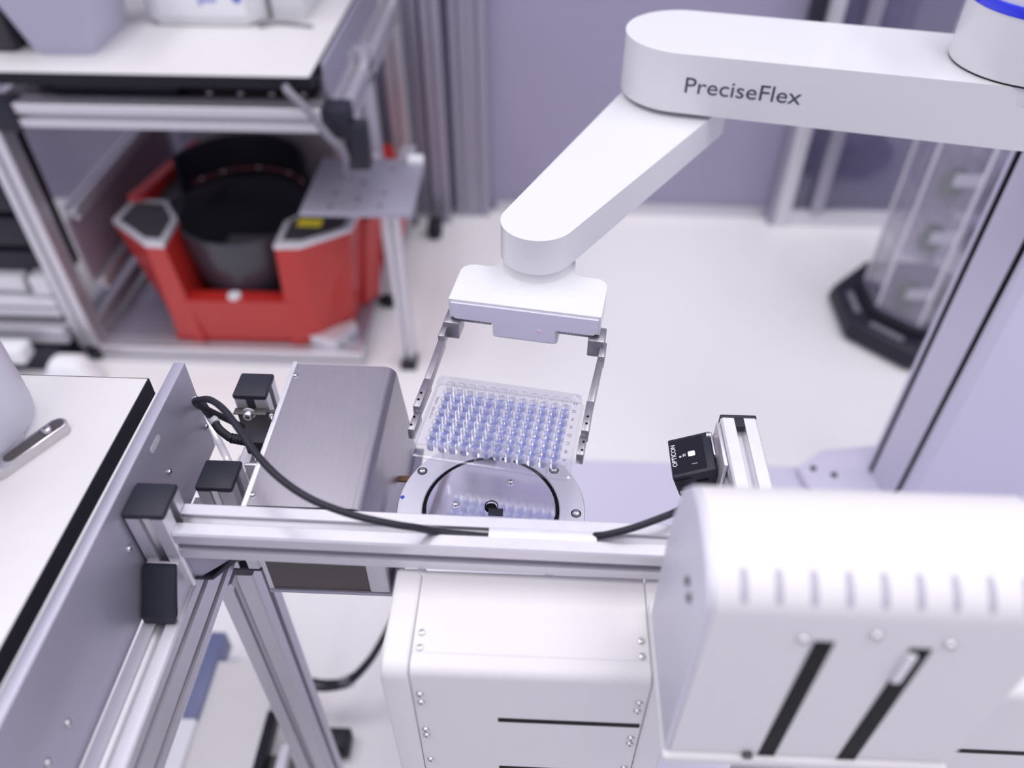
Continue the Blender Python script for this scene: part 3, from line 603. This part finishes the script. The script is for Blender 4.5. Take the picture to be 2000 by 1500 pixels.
a_, e_ = ph(112, 829, bh-0.008), ph(20, 893, bh-0.008); a2, e2 = Vector((a_.x, a_.y)), Vector((e_.x, e_.y))
bb = obj('bar', M().prism(capsule(a2, 0.0068, e2-(a2-e2).normalized()*0.01, 0.0068, 10), Z(bh), Z(bh)+0.0085, bev=0.001), 'screw_steel', lv)
obj('recess', M().prism(capsule(a2, 0.0048, e2, 0.0048, 10), Z(bh)+0.0085, Z(bh)+0.0087), 'dark_metal', bb)
sp_ = a2.lerp(e2, 0.22); put('screw', SCREW, 'screw_steel', lv, (sp_.x, sp_.y, Z(bh)+0.0087), sc=0.0042)
# low shelf under the bench side
ls = thing('low_shelf', 'low white shelf with dark edge strips seen under the aluminium frame', 'shelf', (-0.45, 0.4, 0))
obj('board', M().box(-0.496, -0.395, -0.1, 0.612, 0.045, 0.068), 'laminate', ls)
obj('edge_strip', M().box(-0.395, -0.380, -0.1, 0.535, 0.045, 0.072, bev=0.002), 'black_edge', ls, label='black edge strip')
obj('edge_strip', M().box(-0.365, -0.350, -0.1, 0.490, 0.045, 0.066, bev=0.003), 'alu_lit', ls, label='bright metal edge strip')
obj('side_strip', M().box(-0.522, -0.496, 0.515, 0.66, 0.03, 0.075, bev=0.002), mat('slate_blue', (0.14, 0.16, 0.30), 0.4).name, ls, label='slate blue strip')
obj('side_strip', M().box(-0.522, -0.496, -0.1, 0.515, 0.03, 0.078, bev=0.002), 'white_ink', ls, label='bright white strip')
obj('runner', M().box(-0.52, -0.35, 0.0, 0.03, 0.0, 0.045).box(-0.52, -0.35, 0.45, 0.48, 0.0, 0.045), 'dark_metal', ls)
obj('foot_pad', M().box(-0.314, -0.272, 0.497, 0.534, 0.0, 0.028, bev=0.004).box(-0.309, -0.277, 0.50, 0.53, 0.028, 0.034, bev=0.002), 'rubber', fr)
for k in (0, 1):
    fl = thing('floor_cable', '%s of two dark cables looping behind the white cabinet near the floor' % ('upper', 'lower')[k], 'cable', (-0.28, 0.6, 0), 0, 'cables near the floor')
    obj('strand', M().tube([ph(600, 1328+k*14, 1.20), ph(640, 1333+k*12, 1.195), ph(680, 1326+k*9, 1.19), ph(715, 1295+k*7, 1.17), ph(742, 1255+k*6, 1.15), ph(775, 1190, 1.12), ph(800, 1120, 1.11)], 0.0045, 8, 6), 'rubber', fl)
    if k == 0: obj('clip', M().tube([ph(668, 1334, 1.194), ph(688, 1328, 1.186)], 0.011, 10, 1), 'clear_well', fl)
#@@ CART
ct = thing('equipment_cart', 'aluminium profile cart with white tabletop at the back left', 'cart', (-0.7, 1.7, 0))
cf, cxl, cxr = 1.389, -1.0520, -0.3850
th_ = 0.576
top = obj('tabletop', M().box(-1.035, -0.4185, 1.3850, 2.02, Z(th_+0.022), Z(th_), bev=0.0006), 'laminate', ct)
obj('edge_band', M().box(-1.036, -0.4175, 1.3835, 1.3850, Z(th_+0.022), Z(th_+0.0004)).box(-0.4185, -0.4155, 1.3835, 2.02, Z(th_+0.022), Z(th_+0.0004)), 'black_edge', top, label='black tabletop edge')
b = M(); prof(b, S45, 'x', -1.03, -0.41, cf+0.0225, Z(0.6605)); obj('rail', b, 'alu', ct)
for x in (cxl, cxr):
    for y in (cf+0.0225 if x < -0.7 else 1.64, 2.02):
        b = M(); prof(b, S45, 'z', 0.045, Z(0.69) if y < 1.6 else Z(0.62), x, y); lg = obj('leg', b, 'alu', ct)
        obj('caster', M().lathe([(0.02, 0.0), (0.024, 0.006), (0.024, 0.016), (0.012, 0.024), (0.012, 0.045)], (x, y, 0), 16), 'rubber', lg)
    b = M(); prof(b, S45, 'y', cf+0.046, 1.997, x, Z(0.667)); obj('rail', b, 'alu', ct)
    b = M(); prof(b, S45, 'y', cf+0.046 if x < -0.7 else 1.665, 1.997, x, 0.0725); obj('rail', b, 'alu', ct)
    obj('corner_block', M().box(x-0.024, x+(0.070 if x < -0.7 else 0.024), cf-0.006, cf+0.05, Z(0.690), Z(0.637), bev=0.003), 'black_plastic', ct)
obj('corner_block', M().box(-0.372, -0.330, cf-0.004, cf+0.03, Z(0.755), Z(0.665), bev=0.004), 'black_plastic', ct)
obj('side_panel', M().box(-0.4100, -0.4020, 1.44, 2.02, Z(0.69), Z(0.573), bev=0.001), 'alu_plate', ct)
for z_, y0, y1 in ((Z(0.905), 1.45, 1.98), (Z(1.085), 1.45, 1.98)):
    b = M(); prof(b, S30, 'y', y0, y1, -1.0, z_); obj('rail', b, 'alu', ct)
obj('side_infill', M().box(-1.012, -1.006, 1.44, 1.98, Z(1.075), Z(0.92)), mat('mauve_panel', (0.32, 0.26, 0.32), 0.35, 0.2).name, ct)
b = M(); prof(b, S45, 'x', -1.029, -0.41, cf+0.0225, 0.0235); obj('rail', b, 'alu', ct)
b = M(); prof(b, S45, 'x', -1.03, -0.41, 2.0, 0.0235); obj('rail', b, 'alu', ct)
obj('lower_shelf', M().box(-1.029, -0.41, cf+0.046, 1.976, 0.030, 0.044), 'alu_plate', ct)
# cable tray and fittings under the tabletop
obj('cable_tray', M().box(-1.00, -0.44, 1.44, 1.52, Z(0.660), Z(0.648)).box(-1.00, -0.44, 1.515, 1.52, Z(0.648), Z(0.61)), 'dark_metal', ct)
obj('socket_strip', M().box(-0.93, -0.69, 1.445, 1.49, Z(0.648), Z(0.615), bev=0.008), 'black_plastic', ct)
for x in (-0.72, -0.64, -0.58, -0.52, -0.46): put('screw', SCREW, 'screw_steel', ct, (x, 1.47, Z(0.646)), sc=0.008)
cable('grey_cable', [Vector((-0.46, 1.41, Z(0.605))), pY(560, 175, 1.372), pY(600, 215, 1.362), pY(640, 265, 1.36), pY(672, 298, 1.375), Vector((-0.385, 1.42, Z(0.79)))], 0.0075, 'cable_grey', 'grey cable hanging from the cart corner beside the black block')
# cart neighbour: dark equipment at the far left
de = thing('equipment_rack', 'dark equipment in an aluminium rack at the far left edge', 'rack', (-1.35, 1.6, 0))
obj('cabinet', M().box(-1.70, -1.105, 1.47, 1.57, 0.16, Z(0.72), bev=0.01).box(-1.70, -1.46, 1.57, 1.92, 0.16, Z(0.72), bev=0.01), 'black_gap', de)
for i in range(4):
    obj('module', M().box(-1.30, -1.115, 1.44, 1.47, 0.20+i*0.085, 0.27+i*0.085, bev=0.004), 'black_plastic', de)
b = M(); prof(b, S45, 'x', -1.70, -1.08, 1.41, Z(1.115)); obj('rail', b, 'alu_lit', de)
b = M(); prof(b, S45, 'x', -1.70, -1.08, 1.39, Z(1.178)); obj('rail', b, 'alu', de)
obj('fitting', M().box(-1.28, -1.15, 1.41, 1.45, Z(1.09), Z(1.05), bev=0.006).box(-1.13, -1.085, 1.40, 1.44, Z(1.09), Z(1.04), bev=0.006), 'alu_lit', de)
obj('foot', M().box(-1.70, -1.10, 1.35, 1.5, 0.0, 0.062), 'black_plastic', de)
wb = tag(obj('white_bag', M().prism(rrect(-1.13, -0.99, 1.27, 1.35, 0.03), 0.0, 0.075, bev=0.02, seg=3, poly2=rrect(-1.10, -1.03, 1.29, 1.34, 0.02)), 'white_ink'), 'white crumpled bag on the floor by the cart leg', 'bag')
wx = tag(obj('white_box', M().box(-1.36, -1.15, 1.30, 1.345, 0.062, 0.10, bev=0.004), 'white_ink'), 'low white box in front of the dark equipment rack', 'box')
# bin, white device and cable on the cart
def bin_(x, y):
    r = thing('storage_bin', 'tapered lavender plastic bin on the cart tabletop', 'bin', (x, y, Z(th_)))
    b = M(); o0, o1 = rrect(x-0.055, x+0.055, y-0.02, y+0.14, 0.012), rrect(x-0.095, x+0.085, y-0.055, y+0.175, 0.015)
    b.prism(o0, Z(th_), Z(th_-0.15), poly2=o1); obj('bin_body', b, 'bin_plastic', r)
    obj('rim', M().prism(rrect(x-0.100, x+0.090, y-0.060, y+0.180, 0.015), Z(th_-0.15), Z(th_-0.162), bev=0.003), 'black_plastic', r)
bin_(-0.893, 1.485)
wd = thing('white_device', 'rounded white desktop device with blue marks on the cart tabletop', 'device', (-0.68, 1.72, Z(th_)))
obj('housing', M().prism(rrect(-0.800, -0.562, 1.622, 1.84, 0.03, 6), Z(th_)+0.003, Z(th_-0.16), bev=0.012, seg=3), 'robot_white', wd)
obj('base', M().prism(rrect(-0.788, -0.574, 1.634, 1.83, 0.025), Z(th_), Z(th_)+0.003), 'rubber', wd)
fpn = obj('front_panel', M().box(-0.765, -0.590, 1.6195, 1.6222, Z(th_)+0.018, Z(th_-0.12), bev=0.001), 'white_ink', wd)
obj('blue_drop', M().lathe([(0.009, 0), (0.009, 0.001), (0, 0.001)], (0, 0, 0), 18, mx=Matrix.Translation((-0.604, 1.6195, Z(th_)+0.055)) @ frame_z((0, -1, 0))), 'blue_ink', fpn)
bl = M(); x = -0.680
for i in range(5): bl.box(x+i*0.0075, x+i*0.0075+0.004, 1.6188, 1.6196, Z(th_)+0.046-(0.006 if i == 0 else 0), Z(th_)+0.054)
obj('blue_print', bl, 'blue_ink', fpn)
wk = tag(obj('white_block', M().prism(rrect(-0.555, -0.485, 1.655, 1.84, 0.012), Z(th_), Z(th_-0.14), bev=0.004), 'robot_white'), 'pale narrow block right of the white desktop device', 'device')
cable('device_cable', [Vector((-0.57, 1.615, Z(th_)+0.004)), Vector((-0.54, 1.635, Z(th_)+0.004)), Vector((-0.50, 1.63, Z(th_)+0.004)), Vector((-0.465, 1.622, Z(th_)+0.004))], 0.0035, 'cable_grey', 'short dark cable lying right of the white desktop device')
gd = tag(obj('grey_device', M().box(-1.034, -0.985, 1.47, 1.9, Z(th_), Z(th_-0.13), bev=0.01), 'dark_grey'), 'dark grey device at the left end of the cart tabletop', 'device')
# plate stand in front of the cart
ps = thing('plate_stand', 'grey aluminium plate with holes on a slim upright before the cart', 'stand', (-0.335, 1.40, 0))
q = [ph(583, 415, 0.84), ph(806, 415, 0.84), ph(826, 310, 0.84), ph(625, 308, 0.84)]
xa, xb, ya, yb_ = -0.4810, -0.2580, 1.372, 1.596
pt = obj('plate', M().box(xa, xb, ya, yb_, Z(0.850), Z(0.840), bev=0.0008), 'alu_plate', ps)
for p in ((670, 345), (710, 357), (655, 378), (750, 378), (700, 388), (645, 402), (742, 402), (768, 330)):
    c = ph(*p, 0.84); obj('hole', M().lathe([(0.005, 0.0), (0.005, 0.0003), (0, 0.0003)], c, 12), 'dark_metal', pt)
obj('stop_block', M().box(xb-0.035, xb-0.002, yb_-0.03, yb_-0.005, Z(0.840), Z(0.825), bev=0.002), 'white_ink', pt, label='small white stop block')
b = M(); prof(b, S30, 'z', 0.02, Z(0.850), -0.3060, 1.415); up = obj('upright', b, 'alu', ps)
obj('foot', M().box(-0.322, -0.285, 1.385, 1.432, 0.0, 0.02, bev=0.004), 'rubber', ps)
b = M(); prof(b, S30, 'y', 1.432, 1.68, -0.306, Z(0.865)); obj('arm', b, 'alu', ps)
q = ph(850, 448, 1.25)
obj('caster', M().box(q.x-0.02, q.x+0.02, q.y-0.03, q.y+0.03, 0.0, 0.05, bev=0.012), 'rubber', ct)
#@@ RED MACHINE
rm_ = thing('red_machine', 'red faceted machine with open black drum inside the cart frame', 'machine', (-0.67, 1.56, 0.044))
zt1, zb1 = Z(0.955), 0.048
Lt = [(-0.940, 1.490), (-0.838, 1.405), (-0.796, 1.402), (-0.800, 1.50), (-0.850, 1.575), (-0.93, 1.58)]
Lb = [(-0.905, 1.520), (-0.845, 1.420), (-0.780, 1.410), (-0.780, 1.50), (-0.830, 1.575), (-0.89, 1.58)]
Rt = [(-0.405, 1.58), (-0.415, 1.480), (-0.510, 1.412), (-0.562, 1.408), (-0.562, 1.50), (-0.50, 1.58)][::-1]
Rb = [(-0.440, 1.58), (-0.445, 1.490), (-0.515, 1.420), (-0.575, 1.410), (-0.575, 1.50), (-0.52, 1.58)][::-1]
shl = M().prism(Lb, zb1, zt1, poly2=Lt).prism(Rb, zb1, zt1, poly2=Rt)
shl.prism([(-0.850, 1.418), (-0.51, 1.418), (-0.52, 1.47), (-0.84, 1.47)], zb1, Z(1.095), poly2=[(-0.80, 1.404), (-0.56, 1.408), (-0.57, 1.445), (-0.79, 1.445)])
shl.prism([(-0.89, 1.57), (-0.845, 1.57), (-0.82, 1.93), (-0.85, 1.93)], zb1, Z(1.00), poly2=[(-0.93, 1.575), (-0.86, 1.575), (-0.82, 1.95), (-0.86, 1.95)])
shl.prism([(-0.50, 1.57), (-0.43, 1.57), (-0.36, 1.70), (-0.42, 1.93), (-0.50, 1.93)], zb1, Z(0.985), poly2=[(-0.50, 1.575), (-0.40, 1.575), (-0.325, 1.70), (-0.40, 1.95), (-0.50, 1.95)])
shl.box(-0.85, -0.42, 1.86, 1.93, zb1, Z(1.0))
shl.prism([(-0.86, 1.43), (-0.48, 1.43), (-0.44, 1.93), (-0.86, 1.93)], zb1, zb1+0.002)
shl.prism([(-0.935, 1.57), (-0.905, 1.57), (-0.835, 1.93), (-0.85, 1.95)], Z(1.00), Z(0.93))
obj('shell', shl, 'red_paint', rm_)
def inset2(P, k): c = Vector((sum(p[0] for p in P)/len(P), sum(p[1] for p in P)/len(P))); return [tuple(c+(Vector(p)-c)*k) for p in P]
for P in (Lt, Rt):
    rim_ = obj('silver_rim', M().prism(inset2(P, 1.015), zt1, zt1+0.012, bev=0.002), 'alu_lit', rm_)
    obj('grey_inlay', M().prism(inset2(P, 0.80), zt1+0.012, zt1+0.0135), 'dark_grey', rim_)
q = ph(606, 434, 0.9405)
obj('warning_label', M().box(q.x-0.026, q.x+0.026, q.y-0.016, q.y+0.014, zt1+0.0135, zt1+0.0145), 'yellow', rm_, label='small yellow warning label')
dc = (-0.682, 1.585, 0)
obj('drum', M().lathe([(0.10, 0.052), (0.122, 0.10), (0.148, Z(1.03)), (0.152, Z(0.965)), (0.146, Z(0.965)), (0.140, Z(1.03)), (0.118, 0.12), (0, 0.12)], dc, 40, cap=False), mat('drum_grey', (0.045, 0.045, 0.058), 0.25).name, rm_)
hub = obj('rotor', M().lathe([(0.10, 0.121), (0.10, 0.135), (0.03, 0.142), (0.03, 0.175), (0, 0.175)], dc, 24, cap=False).box(-0.77, -0.59, 1.545, 1.575, 0.140, 0.165).box(-0.765, -0.60, 1.62, 1.66, 0.140, 0.185), mat('rotor_grey', (0.30, 0.28, 0.30), 0.35, 0.6).name, rm_)
lid = M(); n = 24; vs = []; 
for i in range(n+1):
    a = math.radians(15+150*i/n)
    for r, z_ in ((0.158, Z(0.965)), (0.158, Z(0.862)), (0.148, Z(0.862)), (0.148, Z(0.965))): vs.append((dc[0]+r*math.cos(a), dc[1]+r*math.sin(a), z_))
fs = [(i*4+k, i*4+(k+1) % 4, (i+1)*4+(k+1) % 4, (i+1)*4+k) for i in range(n) for k in range(4)] + [(0, 1, 2, 3), (n*4+3, n*4+2, n*4+1, n*4)]
lid.faces(vs, fs); li = obj('raised_collar', lid, 'black_edge', rm_)
cp = []
for i in range(13):
    a = math.radians(25+130*i/12); cp.append(Vector((dc[0]+0.1475*math.cos(a), dc[1]+0.1475*math.sin(a), Z(0.942))))
obj('red_stripe', M().tube(cp, 0.0028, 8, 1), mat('dull_red', (0.22, 0.05, 0.05), 0.5).name, li)
for i in (1, 3, 6, 9, 11): obj('stripe_light', M().lathe([(0.004, 0), (0.003, 0.003), (0, 0.004)], cp[i], 10), 'white_ink', li)
obj('rear_cover', M().prism([(-0.86, 1.74), (-0.48, 1.74), (-0.50, 1.93), (-0.82, 1.93)], Z(1.0), Z(0.80), bev=0.03, seg=3, poly2=[(-0.80, 1.76), (-0.52, 1.76), (-0.54, 1.90), (-0.78, 1.90)]), mat('taupe', (0.30, 0.27, 0.29), 0.45).name, rm_)
obj('collar_tray', M().prism([(-0.88, 1.56), (-0.72, 1.75), (-0.80, 1.86), (-0.90, 1.75)], Z(1.0), Z(0.955), bev=0.004), 'dark_grey', rm_)
obj('white_button', M().lathe([(0.015, 0), (0.014, 0.006), (0, 0.007)], (-0.686, 1.424, Z(1.095)), 20), 'white_ink', rm_, label='round white button')
obj('corner_foot', M().prism([(-0.53, 1.415), (-0.44, 1.48), (-0.43, 1.46), (-0.47, 1.40)], 0.047, 0.075), 'alu_lit', rm_)
#@@ TOWER
tw = thing('bottle_tower', 'clear eight sided acrylic tower on a black base at right', 'tower', (0.93, 1.60, 0))
tc = Vector((0.935, 1.625))
def hexa(r, k=0): return [(tc.x+r/math.cos(math.pi/8)*math.cos(math.pi/8+math.pi/4*i), tc.y+r/math.cos(math.pi/8)*math.sin(math.pi/8+math.pi/4*i)) for i in range(8)]   # r: apothem
bs_ = obj('base', M().prism(hexa(0.196), 0.010, 0.055, bev=0.010, seg=3, poly2=hexa(0.186)).prism(hexa(0.140), 0.05, 0.080), 'black_plastic', tw)
for i in (3, 4, 5):
    a, c = Vector(hexa(0.186)[i]), Vector(hexa(0.186)[(i+1) % 8]); n2 = ((a+c)/2-tc).normalized(); d2 = (c-a).normalized()
    mid = (a+c)/2 - n2*0.026
    obj('label_strip', M().box(-0.042, 0.042, -0.008, 0.008, 0, 0.0015, mx=Matrix.Translation((mid.x, mid.y, 0.0552)) @ Matrix(((d2.x, n2.x, 0, 0), (d2.y, n2.y, 0, 0), (0, 0, 1, 0), (0, 0, 0, 1)))), 'cable_grey', bs_)
for p in hexa(0.165)[::2]: obj('castor', M().lathe([(0.016, 0), (0.018, 0.006), (0.014, 0.012)], (p[0], p[1], 0), 12), 'rubber', bs_)
obj('floor_plate', M().prism(hexa(0.128), 0.080, 0.088), 'alu_plate', tw)
hx_ = hexa(0.126)
for i in range(8):
    a, c = Vector(hx_[i]), Vector(hx_[(i+1) % 8])
    a3, c3 = (a.x, a.y, 0.088), (c.x, c.y, 0.088)
    obj('pane', M().poly3([a3, c3, (c.x, c.y, 0.80), (a.x, a.y, 0.80)], 0.004), 'acrylic', tw)
    obj('edge_strip', M().tube([(a.x, a.y, 0.088), (a.x, a.y, 0.80)], 0.004, 8, 1), 'alu_lit', tw)
for z_ in (0.235, 0.375, 0.515, 0.655, 0.795): obj('shelf', M().prism(hexa(0.121), z_, z_+0.006), 'acrylic', tw)
k = 0; posn = ['bottom', 'second', 'third', 'upper']
for zi, z_ in enumerate((0.088, 0.241, 0.381, 0.521)):
    for xi, (dx, dy) in enumerate(((-0.056, -0.042), (0.040, -0.052))):
        c = Vector((tc.x+dx, tc.y+dy, z_))
        r = thing('sample_tray', 'clear tray with white label on the %s level of the acrylic tower, %s' % (posn[zi], 'left one' if xi == 0 else 'right one'), 'tray', c, 0, 'trays in the acrylic tower')
        obj('tray_body', M().prism(rrect(c.x-0.034, c.x+0.034, c.y-0.036, c.y+0.036, 0.008), z_+0.0005, z_+0.075, poly2=rrect(c.x-0.038, c.x+0.038, c.y-0.040, c.y+0.040, 0.008)), 'acrylic', r)
        obj('white_label', M().box(c.x-0.030, c.x+0.030, c.y-0.0425, c.y-0.041, z_+0.042, z_+0.070), 'white_ink', r)
        obj('contents', M().lathe([(0.022, 0.003), (0.027, 0.03), (0.018, 0.055), (0, 0.058)], (c.x-0.004, c.y+0.004, z_), 9), 'leaf_green' if xi == 0 else 'dark_grey', r)
